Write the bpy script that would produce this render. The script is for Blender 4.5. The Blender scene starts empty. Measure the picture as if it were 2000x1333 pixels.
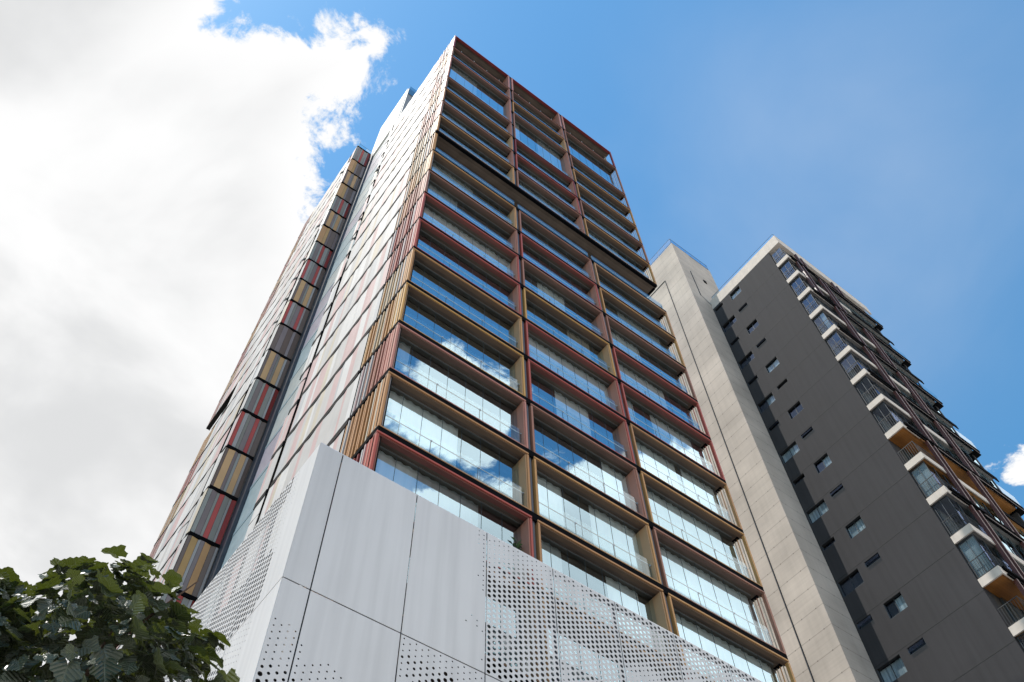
import bpy, math, random
from mathutils import Matrix, Vector
R = math.radians
S = bpy.context.scene
COL = S.collection
U = 14.0          # one design unit in metres; every building below is laid out in these units
EYE = 1.6         # design z = 0 is eye height

# ---------------------------------------------------------------- camera
cam_d = bpy.data.cameras.new('camera')
cam_d.sensor_width = 36.0
cam_d.lens = 1702.13 / 2000 * 36
cam_d.clip_start = 0.1
cam_d.clip_end = 3000
cam = bpy.data.objects.new('camera', cam_d)
COL.objects.link(cam)
cam.matrix_world = Matrix(((0.8013321, -0.50875674, -0.3146958, 0), (-0.59802173, -0.69480263, -0.39952386, 0),
                           (-0.01539101, 0.50834622, -0.86101524, EYE), (0, 0, 0, 1)))
S.camera = cam

# ---------------------------------------------------------------- sky, sun, exposure
SUN_EL, SUN_AZ = R(63.5), R(-21)            # azimuth measured from -X towards -Y
sun_dir = Vector((-math.cos(SUN_EL) * math.cos(SUN_AZ), -math.cos(SUN_EL) * math.sin(SUN_AZ), math.sin(SUN_EL)))
W = bpy.data.worlds.new('World'); S.world = W; W.use_nodes = True
nt = W.node_tree; nt.nodes.clear()


def N(t, typ, **kw):
    n = t.nodes.new(typ)
    for k, v in kw.items():
        if k.startswith('i_'):
            n.inputs[int(k[2:])].default_value = v
        else:
            setattr(n, k, v)
    return n


def math_n(t, op, a, b=None, clamp=False):
    n = t.nodes.new('ShaderNodeMath'); n.operation = op; n.use_clamp = clamp
    for i, v in enumerate((a, b)):
        if v is None: continue
        if isinstance(v, (int, float)): n.inputs[i].default_value = v
        else: t.links.new(v, n.inputs[i])
    return n.outputs[0]


def mixc(t, fac, a, b, blend='MIX'):
    n = t.nodes.new('ShaderNodeMix'); n.data_type = 'RGBA'; n.blend_type = blend
    for i, v in ((0, fac), (6, a), (7, b)):
        if isinstance(v, (int, float)): n.inputs[i].default_value = v
        elif isinstance(v, tuple): n.inputs[i].default_value = (*v, 1) if len(v) == 3 else v
        else: t.links.new(v, n.inputs[i])
    return n.outputs[2]


def ramp(t, fac, p0, c0, p1, c1):
    n = t.nodes.new('ShaderNodeValToRGB')
    n.color_ramp.elements[0].position = p0; n.color_ramp.elements[0].color = (*c0, 1)
    n.color_ramp.elements[1].position = p1; n.color_ramp.elements[1].color = (*c1, 1)
    t.links.new(fac, n.inputs[0])
    return n.outputs[0]


def build_world():
    t = nt
    sky = N(t, 'ShaderNodeTexSky', sky_type='NISHITA', sun_disc=False)
    sky.sun_elevation = SUN_EL
    sky.sun_rotation = math.atan2(sun_dir.x, sun_dir.y)
    sky.air_density = 1.3; sky.dust_density = 0.3; sky.ozone_density = 1.2
    hs = N(t, 'ShaderNodeHueSaturation'); hs.inputs['Saturation'].default_value = SKY_SAT; hs.inputs['Value'].default_value = SKY_VAL
    t.links.new(sky.outputs[0], hs.inputs['Color'])
    tint = mixc(t, 1.0, hs.outputs[0], (0.66, 0.83, 0.77), 'MULTIPLY')
    tc = N(t, 'ShaderNodeTexCoord')
    sep = N(t, 'ShaderNodeSeparateXYZ'); t.links.new(tc.outputs['Generated'], sep.inputs[0])
    z = math_n(t, 'MAXIMUM', sep.outputs[2], 0.05)
    px = math_n(t, 'DIVIDE', sep.outputs[0], z); py = math_n(t, 'DIVIDE', sep.outputs[1], z)
    cb = N(t, 'ShaderNodeCombineXYZ'); t.links.new(px, cb.inputs[0]); t.links.new(py, cb.inputs[1])
    # the cloud layer is laid out on a horizontal plane far above the town

    def noise(scale, detail, rough=0.6, dist=0.0, off=0.0):
        n = N(t, 'ShaderNodeTexNoise', noise_dimensions='3D')
        n.inputs['Scale'].default_value = scale; n.inputs['Detail'].default_value = detail
        n.inputs['Roughness'].default_value = rough; n.inputs['Distortion'].default_value = dist
        v = N(t, 'ShaderNodeVectorMath', operation='ADD'); v.inputs[1].default_value = (off, off * 0.7, off * 1.3)
        t.links.new(cb.outputs[0], v.inputs[0]); t.links.new(v.outputs[0], n.inputs['Vector'])
        return n.outputs[0]
    fine = math_n(t, 'SUBTRACT', noise(16, 9, 0.66, 0.3), 0.5)
    mid = math_n(t, 'SUBTRACT', noise(5, 4, 0.5, 0.0, 3.1), 0.5)

    def lin(a, b, c):     # a*px + b*py + c
        return math_n(t, 'ADD', math_n(t, 'ADD', math_n(t, 'MULTIPLY', px, a), math_n(t, 'MULTIPLY', py, b)), c)
    # big bank on the left of the towers
    bankA = math_n(t, 'MINIMUM', math_n(t, 'MAXIMUM', lin(-1, 0, 0.033), lin(-0.8, 0.6, -0.215)), math_n(t, 'MAXIMUM', lin(0.51, 0.86, -0.204), math_n(t, 'MINIMUM', lin(-1, 0, -0.128), lin(0, 1, -0.20))))
    # low bank on the street side
    bankB = math_n(t, 'MINIMUM', lin(0.75, -0.66, -0.80), lin(0, -1, -0.05))
    def blob(cx, cy, r):
        d = N(t, 'ShaderNodeVectorMath', operation='DISTANCE'); d.inputs[1].default_value = (cx, cy, 0)
        t.links.new(cb.outputs[0], d.inputs[0])
        return math_n(t, 'SUBTRACT', r, d.outputs['Value'])
    small = math_n(t, 'MULTIPLY', math_n(t, 'MAXIMUM', blob(1.105, 0.175, 0.036), blob(1.062, 0.228, 0.012)), 1.0)
    small2 = blob(0.37, -0.60, 0.10)
    f = math_n(t, 'MAXIMUM', math_n(t, 'MAXIMUM', bankA, bankB), math_n(t, 'MAXIMUM', small, small2))
    fN = math_n(t, 'ADD', f, math_n(t, 'ADD', math_n(t, 'MULTIPLY', fine, 0.16), math_n(t, 'MULTIPLY', mid, 0.06)))
    mask = N(t, 'ShaderNodeMapRange', interpolation_type='SMOOTHSTEP')
    t.links.new(fN, mask.inputs[0]); mask.inputs[1].default_value = -0.008; mask.inputs[2].default_value = 0.016
    # thin veil in the blue part
    veil = N(t, 'ShaderNodeMapRange'); t.links.new(noise(2.2, 6, 0.5, 0.3, 9.0), veil.inputs[0])
    veil.inputs[1].default_value = 0.30; veil.inputs[2].default_value = 0.70; veil.inputs[3].default_value = 0.0; veil.inputs[4].default_value = 0.22
    # cloud shading: bright rims, greyer body
    body = N(t, 'ShaderNodeMapRange', interpolation_type='SMOOTHSTEP'); t.links.new(f, body.inputs[0])
    body.inputs[1].default_value = 0.02; body.inputs[2].default_value = 0.12
    lump = N(t, 'ShaderNodeMapRange', interpolation_type='SMOOTHSTEP'); t.links.new(noise(3.4, 5, 0.5, 0.3, 5.5), lump.inputs[0])
    lump.inputs[1].default_value = 0.33; lump.inputs[2].default_value = 0.66
    g = math_n(t, 'MULTIPLY', body.outputs[0], lump.outputs[0])
    cc = mixc(t, g, CLOUD_HI, CLOUD_LO)
    # the bank over the street faces the sun and is brighter
    lit = N(t, 'ShaderNodeMapRange', interpolation_type='SMOOTHSTEP'); t.links.new(py, lit.inputs[0])
    lit.inputs[1].default_value = 0.0; lit.inputs[2].default_value = -0.3; lit.inputs[3].default_value = 1.0; lit.inputs[4].default_value = 1.55
    lc = N(t, 'ShaderNodeCombineXYZ')
    for i in range(3): t.links.new(lit.outputs[0], lc.inputs[i])
    cc = mixc(t, 1.0, cc, lc.outputs[0], 'MULTIPLY')
    glow = N(t, 'ShaderNodeMapRange', interpolation_type='SMOOTHSTEP'); t.links.new(math_n(t, 'MAXIMUM', blob(0.60, 0.10, 0.50), -1.0), glow.inputs[0])
    glow.inputs[1].default_value = 0.0; glow.inputs[2].default_value = 0.5; glow.inputs[3].default_value = 0.0; glow.inputs[4].default_value = 1.3
    skyc = mixc(t, math_n(t, 'MULTIPLY', veil.outputs[0], glow.outputs[0]), tint, CLOUD_HI)
    out = mixc(t, mask.outputs[0], skyc, cc)
    bg = N(t, 'ShaderNodeBackground'); bg.inputs[1].default_value = SKY_STR
    t.links.new(out, bg.inputs[0])
    o = N(t, 'ShaderNodeOutputWorld'); t.links.new(bg.outputs[0], o.inputs[0])


SKY_STR = 0.15
SKY_SAT, SKY_VAL = 1.25, 1.75
CLOUD_HI, CLOUD_LO = (6.75, 6.75, 6.75), (5.0, 5.05, 5.1)     # in sky units: x SKY_STR
build_world()
sd = bpy.data.lights.new('sun', 'SUN'); sd.energy = 4.0; sd.angle = R(0.5); sd.color = (1.0, 0.95, 0.88)
sun = bpy.data.objects.new('sun', sd); COL.objects.link(sun)
sun.rotation_euler = sun_dir.to_track_quat('Z', 'Y').to_euler()
S.view_settings.view_transform = 'Standard'; S.view_settings.look = 'None'
S.view_settings.exposure = 0.0; S.view_settings.gamma = 1.0
S.cycles.max_bounces = 8; S.cycles.transparent_max_bounces = 24; S.cycles.glossy_bounces = 4

# ---------------------------------------------------------------- materials
MATS = {}


def mat(name, color, rough=0.6, metal=0.0, noise=0.08, scale=2.0, spec=0.5, bump=0.0, stain=0.0, axis=None, detail=5):
    """procedural paint / concrete: colour broken up by noise, optional vertical run-off stains and bump"""
    if name in MATS: return MATS[name]
    m = bpy.data.materials.new(name); m.use_nodes = True; t = m.node_tree
    b = t.nodes['Principled BSDF']
    b.inputs['Roughness'].default_value = rough; b.inputs['Metallic'].default_value = metal
    b.inputs['Specular IOR Level'].default_value = spec
    tc = N(t, 'ShaderNodeTexCoord')
    mp = N(t, 'ShaderNodeMapping'); t.links.new(tc.outputs['Object'], mp.inputs[0])
    if axis: mp.inputs['Scale'].default_value = axis
    n = N(t, 'ShaderNodeTexNoise'); n.inputs['Scale'].default_value = scale; n.inputs['Detail'].default_value = detail
    t.links.new(mp.outputs[0], n.inputs['Vector'])
    lo = tuple(c * (1 - noise) for c in color); hi = tuple(min(1, c * (1 + noise)) for c in color)
    c = ramp(t, n.outputs[0], 0.3, lo, 0.7, hi)
    if stain:
        mp2 = N(t, 'ShaderNodeMapping'); mp2.inputs['Scale'].default_value = (2.2, 2.2, 0.09)
        t.links.new(tc.outputs['Object'], mp2.inputs[0])
        n2 = N(t, 'ShaderNodeTexNoise'); n2.inputs['Scale'].default_value = 1.6; n2.inputs['Detail'].default_value = 8
        t.links.new(mp2.outputs[0], n2.inputs['Vector'])
        f = ramp(t, n2.outputs[0], 0.42, (1, 1, 1), 0.72, (1 - stain,) * 3)
        c = mixc(t, 1.0, c, f, 'MULTIPLY')
    t.links.new(c, b.inputs['Base Color'])
    r2 = math_n(t, 'ADD', math_n(t, 'MULTIPLY', n.outputs[0], 0.15), rough - 0.07)
    t.links.new(r2, b.inputs['Roughness'])
    if bump:
        bp = N(t, 'ShaderNodeBump'); bp.inputs['Strength'].default_value = bump; bp.inputs['Distance'].default_value = 0.02
        n3 = N(t, 'ShaderNodeTexNoise'); n3.inputs['Scale'].default_value = scale * 6; n3.inputs['Detail'].default_value = 6
        t.links.new(mp.outputs[0], n3.inputs['Vector'])
        t.links.new(n3.outputs[0], bp.inputs['Height']); t.links.new(bp.outputs[0], b.inputs['Normal'])
    MATS[name] = m
    return m


def glass(name, base=0.35, tint=(0.8, 0.93, 1.0), trans=(0.75, 0.85, 0.88), grow=0.65, wav=0.0):
    """thin reflective sheet: mirror share rises with angle, the rest is seen through"""
    if name in MATS: return MATS[name]
    m = bpy.data.materials.new(name); m.use_nodes = True; t = m.node_tree; t.nodes.clear()
    geo = N(t, 'ShaderNodeNewGeometry')
    dp = N(t, 'ShaderNodeVectorMath', operation='DOT_PRODUCT')
    t.links.new(geo.outputs['Incoming'], dp.inputs[0]); t.links.new(geo.outputs['Normal'], dp.inputs[1])
    c = math_n(t, 'ABSOLUTE', dp.outputs['Value'])
    k = math_n(t, 'POWER', math_n(t, 'SUBTRACT', 1.0, c, True), 3.0)
    fac = math_n(t, 'ADD', math_n(t, 'MULTIPLY', k, grow), base, True)
    gl = N(t, 'ShaderNodeBsdfGlossy'); gl.inputs['Roughness'].default_value = 0.0; gl.inputs['Color'].default_value = (*tint, 1)
    if wav:
        tc = N(t, 'ShaderNodeTexCoord')
        n = N(t, 'ShaderNodeTexNoise'); n.inputs['Scale'].default_value = 0.8; n.inputs['Detail'].default_value = 2
        t.links.new(tc.outputs['Object'], n.inputs['Vector'])
        bp = N(t, 'ShaderNodeBump'); bp.inputs['Strength'].default_value = wav; bp.inputs['Distance'].default_value = 0.1
        t.links.new(n.outputs[0], bp.inputs['Height']); t.links.new(bp.outputs[0], gl.inputs['Normal'])
    tr = N(t, 'ShaderNodeBsdfTransparent'); tr.inputs[0].default_value = (*trans, 1)
    mx = N(t, 'ShaderNodeMixShader'); t.links.new(fac, mx.inputs[0]); t.links.new(tr.outputs[0], mx.inputs[1]); t.links.new(gl.outputs[0], mx.inputs[2])
    o = N(t, 'ShaderNodeOutputMaterial'); t.links.new(mx.outputs[0], o.inputs[0])
    MATS[name] = m
    return m


def planks(name, color, pitch, axis, rough=0.6, depth=0.5, noise=0.2):
    """board lines across one object axis (board-marked concrete, timber soffits)"""
    m = mat(name, color, rough, 0, noise, 1.2, 0.4)
    t = m.node_tree; b = t.nodes['Principled BSDF']
    tc = N(t, 'ShaderNodeTexCoord'); sp = N(t, 'ShaderNodeSeparateXYZ'); t.links.new(tc.outputs['Object'], sp.inputs[0])
    v = math_n(t, 'FRACT', math_n(t, 'MULTIPLY', sp.outputs[axis], 1.0 / pitch))
    d = math_n(t, 'GREATER_THAN', v, 0.06)
    fl = math_n(t, 'FLOOR', math_n(t, 'MULTIPLY', sp.outputs[axis], 1.0 / pitch))
    wn = N(t, 'ShaderNodeTexWhiteNoise', noise_dimensions='1D'); t.links.new(fl, wn.inputs['W'])
    k = math_n(t, 'ADD', math_n(t, 'MULTIPLY', wn.outputs['Value'], 0.35), 0.75)
    k = math_n(t, 'MULTIPLY', k, math_n(t, 'ADD', math_n(t, 'MULTIPLY', d, depth), 1 - depth))
    src = b.inputs['Base Color'].links[0].from_socket
    cb = N(t, 'ShaderNodeCombineXYZ')
    for i in range(3): t.links.new(k, cb.inputs[i])
    t.links.new(mixc(t, 1.0, src, cb.outputs[0], 'MULTIPLY'), b.inputs['Base Color'])
    return m


BLACK = mat('black_steel', (0.006, 0.006, 0.007), 0.8, 0.0, 0.2, 3, 0.02)
DARKGREY = mat('dark_blue_grey_steel', (0.035, 0.04, 0.055), 0.4, 0.0, 0.15, 3)
SOFFIT = planks('board_marked_concrete_soffit', (0.145, 0.105, 0.08), 0.16, 1, 0.9, 0.4)
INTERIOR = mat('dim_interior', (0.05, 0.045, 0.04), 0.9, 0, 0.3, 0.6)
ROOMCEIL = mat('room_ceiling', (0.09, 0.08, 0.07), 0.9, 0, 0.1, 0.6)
CURTAIN = mat('white_curtain', (0.90, 0.90, 0.87), 0.9, 0, 0.05, 1.5)
CURTAIN2 = mat('pale_grey_blind', (0.55, 0.57, 0.56), 0.9, 0, 0.05, 1.5)
ALU = mat('aluminium', (0.55, 0.55, 0.56), 0.35, 0.6, 0.08, 4)
RAILDARK = mat('dark_rail', (0.05, 0.06, 0.07), 0.6, 0.0, 0.1, 4, 0.2)
G_WIN = glass('balcony_window_glass', 0.44, (0.68, 0.90, 1.0), (0.92, 0.95, 0.95), 0.75, 0.010)
G_BAL = glass('balustrade_glass', 0.10, (0.85, 0.94, 0.97), (0.88, 0.95, 0.95), 0.65, 0.012)
G_STRIP = glass('stair_glazing', 0.25, (0.75, 0.88, 0.95), (0.35, 0.42, 0.45), 0.4, 0.02)
G_DARK = glass('dark_building_glass', 0.12, (0.42, 0.54, 0.86), (0.6, 0.68, 0.72), 0.35, 0.02)
SCREEN = mat('perforated_white_aluminium', (0.60, 0.58, 0.575), 0.42, 0.0, 0.04, 0.35, 0.5, 0.12, 0.13)
t_ = SCREEN.node_tree; b_ = t_.nodes['Principled BSDF']; oi_ = N(t_, 'ShaderNodeObjectInfo')
rv_ = math_n(t_, 'ADD', math_n(t_, 'MULTIPLY', oi_.outputs['Random'], 0.07), 0.95); cv_ = N(t_, 'ShaderNodeCombineXYZ')
for i_ in range(3): t_.links.new(rv_, cv_.inputs[i_])
t_.links.new(mixc(t_, 1.0, b_.inputs['Base Color'].links[0].from_socket, cv_.outputs[0], 'MULTIPLY'), b_.inputs['Base Color'])
SCREENBACK = mat('cavity_shade', (0.10, 0.10, 0.11), 0.8)

PAL = {
    'red': (0.40, 0.085, 0.062), 'maroon': (0.22, 0.035, 0.035), 'brown': (0.33, 0.15, 0.10), 'rose': (0.46, 0.20, 0.155),
    'orange': (0.44, 0.22, 0.09), 'gold': (0.50, 0.26, 0.095), 'yellow': (0.52, 0.285, 0.08), 'tan': (0.52, 0.29, 0.15),
    'grey': (0.33, 0.34, 0.33), 'lilac': (0.27, 0.23, 0.24), 'umber': (0.17, 0.125, 0.11), 'silver': (0.50, 0.48, 0.47), 'sand': (0.56, 0.38, 0.21),
    'cream': (0.49, 0.42, 0.33), 'sunlit_pearl': (0.46, 0.43, 0.41), 'blush': (0.49, 0.34, 0.325), 'sunlit_ice': (0.42, 0.41, 0.41), 'white': (0.57, 0.54, 0.52),  # pale set: sun glare on the side cladding painted in
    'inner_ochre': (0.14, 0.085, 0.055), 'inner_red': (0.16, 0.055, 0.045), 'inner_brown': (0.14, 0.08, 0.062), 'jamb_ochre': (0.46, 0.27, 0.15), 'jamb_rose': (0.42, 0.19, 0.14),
    'panel_sand': (0.60, 0.37, 0.19), 'panel_tan': (0.58, 0.33, 0.16), 'panel_red': (0.46, 0.085, 0.075), 'panel_maroon': (0.27, 0.04, 0.035),
    'panel_grey': (0.30, 0.29, 0.265), 'panel_lilac': (0.26, 0.21, 0.21), 'panel_umber': (0.18, 0.13, 0.11), 'panel_silver': (0.36, 0.33, 0.32), 'panel_gold': (0.52, 0.32, 0.14),
}


def P(k, rough=0.62):
    return mat('panel_' + k, PAL[k], rough, 0.0, 0.07, 0.9, 0.25, 0, 0.06)


# ---------------------------------------------------------------- mesh helpers (design units in, metres out)
def W3(x, y, z): return (x * U, y * U, z * U + EYE)


class MB:
    def __init__(s): s.v = []; s.f = []; s.m = []; s.mats = []

    def mi(s, m):
        if m not in s.mats: s.mats.append(m)
        return s.mats.index(m)

    def quad(s, pts, m):
        b = len(s.v); s.v += [W3(*p) for p in pts]; s.f.append(tuple(range(b, b + len(pts)))); s.m.append(s.mi(m))

    def box(s, x0, x1, y0, y1, z0, z1, m):
        b = len(s.v); i = s.mi(m)
        for z in (z0, z1):
            for (x, y) in ((x0, y0), (x1, y0), (x1, y1), (x0, y1)): s.v.append(W3(x, y, z))
        for f in ((3, 2, 1, 0), (4, 5, 6, 7), (0, 1, 5, 4), (1, 2, 6, 5), (2, 3, 7, 6), (3, 0, 4, 7)):
            s.f.append(tuple(b + k for k in f)); s.m.append(i)

    def prism(s, poly, z0, z1, m, caps=True):
        """vertical prism over a plan polygon (list of (x, y), counter-clockwise)"""
        b = len(s.v); n = len(poly); i = s.mi(m)
        for z in (z0, z1): s.v += [W3(x, y, z) for x, y in poly]
        for k in range(n):
            j = (k + 1) % n; s.f.append((b + k, b + j, b + n + j, b + n + k)); s.m.append(i)
        if caps:
            s.f.append(tuple(b + k for k in reversed(range(n)))); s.f.append(tuple(b + n + k for k in range(n))); s.m += [i, i]

    def bar(s, a, b_, r, m, n=6):
        """round bar between two world-space (metre) points"""
        a = Vector(a); c = Vector(b_); d = (c - a).normalized()
        u = d.orthogonal().normalized(); w = d.cross(u); b = len(s.v); i = s.mi(m)
        for p in (a, c):
            for k in range(n):
                t = 2 * math.pi * k / n; s.v.append(tuple(p + (u * math.cos(t) + w * math.sin(t)) * r))
        for k in range(n):
            j = (k + 1) % n; s.f.append((b + k, b + j, b + n + j, b + n + k)); s.m.append(i)
        s.f.append(tuple(b + k for k in reversed(range(n)))); s.f.append(tuple(b + n + k for k in range(n))); s.m += [i, i]

    def build(s, name, parent=None, smooth=False):
        me = bpy.data.meshes.new(name)
        o = bpy.data.objects.new(name, me); COL.objects.link(o)
        v = s.v
        if parent is not None:
            base = Vector((0, 0, 0)); p = parent
            while p is not None: base += p.location; p = p.parent
            v = [(a - base.x, b - base.y, c - base.z) for a, b, c in v]
            o.parent = parent
        me.from_pydata(v, [], s.f)
        for m in s.mats: me.materials.append(m)
        me.polygons.foreach_set('material_index', s.m)
        if smooth: me.polygons.foreach_set('use_smooth', [True] * len(s.f))
        me.update()
        return o


def thing(name, label, cat, loc, group=None):
    o = bpy.data.objects.new(name, None); COL.objects.link(o); o.location = loc
    o.empty_display_size = 1.0
    o['label'] = label; o['category'] = cat
    if group: o['group'] = group
    return o


GZ = -EYE / U          # ground level in design units
rnd = random.Random(7)

# ---------------------------------------------------------------- ground, road, pavement
def flat(name, x0, x1, y0, y1, z, m, h=None):
    b = MB()
    if h: b.box(x0, x1, y0, y1, z - h / U, z, m)
    else: b.quad(((x0, y0, z), (x1, y0, z), (x1, y1, z), (x0, y1, z)), m)
    o = b.build(name); o['kind'] = 'structure'; return o


flat('ground', -80, 80, -80, 80, GZ - 0.012, mat('earth_and_paving', (0.36, 0.34, 0.31), 0.9, 0, 0.2, 0.05))
flat('road', -60, 60, -0.95, -0.30, GZ - 0.011, mat('asphalt', (0.05, 0.05, 0.052), 0.85, 0, 0.25, 1.5, 0.3, 0.3))
flat('pavement', -60, 60, -0.30, 1.0, GZ, mat('pavement_concrete', (0.42, 0.40, 0.37), 0.85, 0, 0.12, 1.0, 0.3, 0.2), 0.13)
mk = MB()
for k in range(-20, 20):
    mk.quad(((k * .5, -.63, GZ - .0107), (k * .5 + .22, -.63, GZ - .0107), (k * .5 + .22, -.62, GZ - .0107), (k * .5, -.62, GZ - .0107)), mat('road_paint', (0.75, 0.75, 0.72), 0.7))
mko = mk.build('road_marking'); mko['kind'] = 'structure'

# ================================================================ MAIN TOWER
FH = 0.2226
bld = thing('apartment_tower', 'tall apartment tower of red and gold framed glass balconies above the perforated screen',
            'building', W3(0.43, 1.0, GZ))
XL, XR = 0.430, 1.622
BAYS = [(0.430, 0.8255), (0.8415, 1.2075), (1.224, 1.622)]
LOW0, LOWTOP, UP0, ROOF = 3.2358 - 10 * FH, 3.2358, 3.483, 5.340
low_z = [LOW0 + FH * k for k in range(11)]             # floor lines of the lower block
up_z = [UP0 + FH * k for k in range(8)]                # floor lines of the upper block, last is the roof terrace
YG = 1.026                                              # plane of the balcony glazing


def slab(z, x0=XL, x1=XR, y0=1.0, y1=1.28, soff=True):
    b = MB()
    b.box(x0 + .001, x1, y0 - .0028, y0 + .010, z - .0164, z + .0002, BLACK)
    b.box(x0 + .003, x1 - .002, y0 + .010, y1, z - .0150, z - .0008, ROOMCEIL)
    b.box(x0 + .004, x1 - .003, y0 + .011, y0 + .30, z - .0185, z - .0151, SOFFIT)
    b.box(x1 - .012, x1 + .0008, y0 + .012, y0 + .06, z - .0190, z - .0006, BLACK)
    return b.build('floor_slab', bld)


def frame(x0, x1, z0, z1, col, right_open=False):
    """coloured box frame of one bay: head, two deep jambs and a thin sill"""
    b = MB(); m = P(col, 0.5); w = .0088; d = YG + .012; hd = z1 - .0165
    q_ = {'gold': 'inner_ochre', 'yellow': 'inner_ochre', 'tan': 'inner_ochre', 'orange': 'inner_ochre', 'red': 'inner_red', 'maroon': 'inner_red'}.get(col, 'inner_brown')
    b.box(x0, x1, .9965, .9995, hd - w * .55, hd, m)
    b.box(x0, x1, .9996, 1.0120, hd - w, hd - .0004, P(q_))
    b.box(x0, x0 + w * .62, .9965, d, z0 + .0035, hd - w, m)
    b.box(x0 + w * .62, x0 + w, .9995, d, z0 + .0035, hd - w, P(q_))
    if not right_open:
        b.box(x1 - w * .62, x1, .9965, d, z0 + .0035, hd - w, m)
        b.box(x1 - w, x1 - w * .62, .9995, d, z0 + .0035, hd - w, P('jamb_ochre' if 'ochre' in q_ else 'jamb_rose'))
    else:
        b.box(x1 - w * .8, x1, .9965, 1.006, z0 + .0035, hd - w, m)
        for k in range(4):
            y = 1.013 + k * .0095
            b.box(x1 - .006, x1 - .0032, y, y + .0018, z0 + .0035, hd - .004, m if k % 2 else P('cream'))
    b.box(x0, x1, .9968, 1.004, z0 + .0004, z0 + .0033, m)
    o = b.build('balcony_frame', bld)
    o['label'] = {'red': 'red', 'maroon': 'dark red', 'brown': 'reddish brown', 'rose': 'dusty pink', 'orange': 'orange brown', 'yellow': 'mustard yellow'}.get(col, 'gold') + ' balcony frame'
    return o


def curtain(x0, x1, z0, z1, m, par, y=YG + .010):
    """hanging curtain with folds"""
    b = MB(); n = max(4, int((x1 - x0) / .0045)); prev = None
    ph = rnd.random() * 6
    for k in range(n + 1):
        x = x0 + (x1 - x0) * k / n
        p = (x, y + .0016 * math.sin(k * 1.25 + ph) + .0007 * math.sin(k * .41 + ph * 2))
        if prev: b.quad(((prev[0], prev[1], z0), (p[0], p[1], z0), (p[0], p[1], z1), (prev[0], prev[1], z1)), m)
        prev = p
    return b.build('curtain', par)


def window(x0, x1, z0, z1, curt, lead=.0095):
    """frameless glazing: hair-line joints, top track; curtains behind"""
    b = MB(); a, c = x0 + lead, x1 - lead; zt = z1 - .0215
    b.quad(((a, YG, z0 + .0005), (c, YG, z0 + .0005), (c, YG, zt), (a, YG, zt)), G_WIN)
    n = 7; step = (c - a) / n; jo = rnd.uniform(-.004, .004)
    for k in range(1, n):
        x = a + step * k + jo
        b.box(x - .00032, x + .00032, YG - .0006, YG + .0006, z0 + .001, zt, RAILDARK)
    b.box(a, c, YG - .0016, YG + .002, zt, zt + .0022, mat('head_track', (0.16, 0.14, 0.13), 0.5))
    b.box(a, c, YG - .002, YG + .003, z0 - .0002, z0 + .003, RAILDARK)
    o = b.build('window', bld)
    for (f0, f1, kind) in curt:
        curtain(a + (c - a) * f0, a + (c - a) * f1, z0 + .002, zt - .0005, CURTAIN if kind == 'w' else CURTAIN2, o)
    if not curt and rnd.random() < .22:
        k = rnd.randrange(5); w_ = rnd.choice([1, 2]); dz = (zt - z0) * rnd.uniform(.35, .8)
        curtain(a + step * k + .002, a + step * (k + w_) - .002, zt - dz, zt - .0005, mat('linen_blind', (0.50, 0.44, 0.36), 0.9) if rnd.random() < .5 else CURTAIN2, o)
    return o


def balustrade(x0, x1, z0, y=1.009, ret=False, ends=.0095):
    b = MB(); a, c = x0 + ends, x1 - ends; h = .0765; n = 3
    b.quad(((a, y, z0 + .005), (c, y, z0 + .005), (c, y, z0 + h + .004), (a, y, z0 + h + .004)), G_BAL)
    b.bar(W3(a, y + .0036, z0 + h - .008), W3(c, y + .0036, z0 + h - .008), .017, ALU)
    for k in range(n + 1):
        x = a + (c - a) * k / n
        x = min(max(x, a + .0015), c - .0015)
        b.bar(W3(x, y + .0036, z0 + .001), W3(x, y + .0036, z0 + h - .008), .014, RAILDARK)
        b.box(x - .0018, x + .0018, y - .0008, y + .0036, z0 + h - .0135, z0 + h - .0105, ALU)
    if ret:
        b.quad(((c, y, z0 + .005), (c, YG - .002, z0 + .005), (c, YG - .002, z0 + h + .004), (c, y, z0 + h + .004)), G_BAL)
    return b.build('glass_balustrade', bld)


# interior core, party walls, side and back walls (kept simple, seen only through glass)
b = MB()
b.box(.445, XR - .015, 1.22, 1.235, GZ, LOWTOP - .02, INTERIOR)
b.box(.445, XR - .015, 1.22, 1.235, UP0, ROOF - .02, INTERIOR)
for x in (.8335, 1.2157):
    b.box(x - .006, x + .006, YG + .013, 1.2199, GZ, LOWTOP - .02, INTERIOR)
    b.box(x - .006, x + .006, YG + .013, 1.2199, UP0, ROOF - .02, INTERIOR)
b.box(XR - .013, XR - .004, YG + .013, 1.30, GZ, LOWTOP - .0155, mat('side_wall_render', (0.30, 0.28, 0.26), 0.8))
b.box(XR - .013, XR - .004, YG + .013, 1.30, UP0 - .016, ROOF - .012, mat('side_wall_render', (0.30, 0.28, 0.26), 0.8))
b.box(.80, XR - .0131, 1.281, 1.30, GZ, ROOF - .012, mat('side_wall_render', (0.30, 0.28, 0.26), 0.8))  # unseen back cut shallow to keep the tower's shadow off the grey block
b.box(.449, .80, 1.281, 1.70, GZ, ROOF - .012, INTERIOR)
b.build('inner_wall', bld)

# steel columns between the bays
for (a, c) in ((.8258, .8412), (1.2078, 1.2237)):
    for (z0, z1) in ((GZ, LOWTOP - .016), (UP0, ROOF - .02)):
        b = MB()
        b.box(a + .0005, c - .0005, 1.010, 1.030, z0, z1, DARKGREY)
        b.box(a + .0048, c - .0048, 1.002, 1.010, z0, z1, DARKGREY)
        zs = [z for z in low_z + up_z if z0 < z < z1]
        for z in zs: b.box(a + .0009, c - .0009, .9975, 1.0095, z - .0225, z - .0165, BLACK)
        b.build('steel_column', bld)

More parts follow.
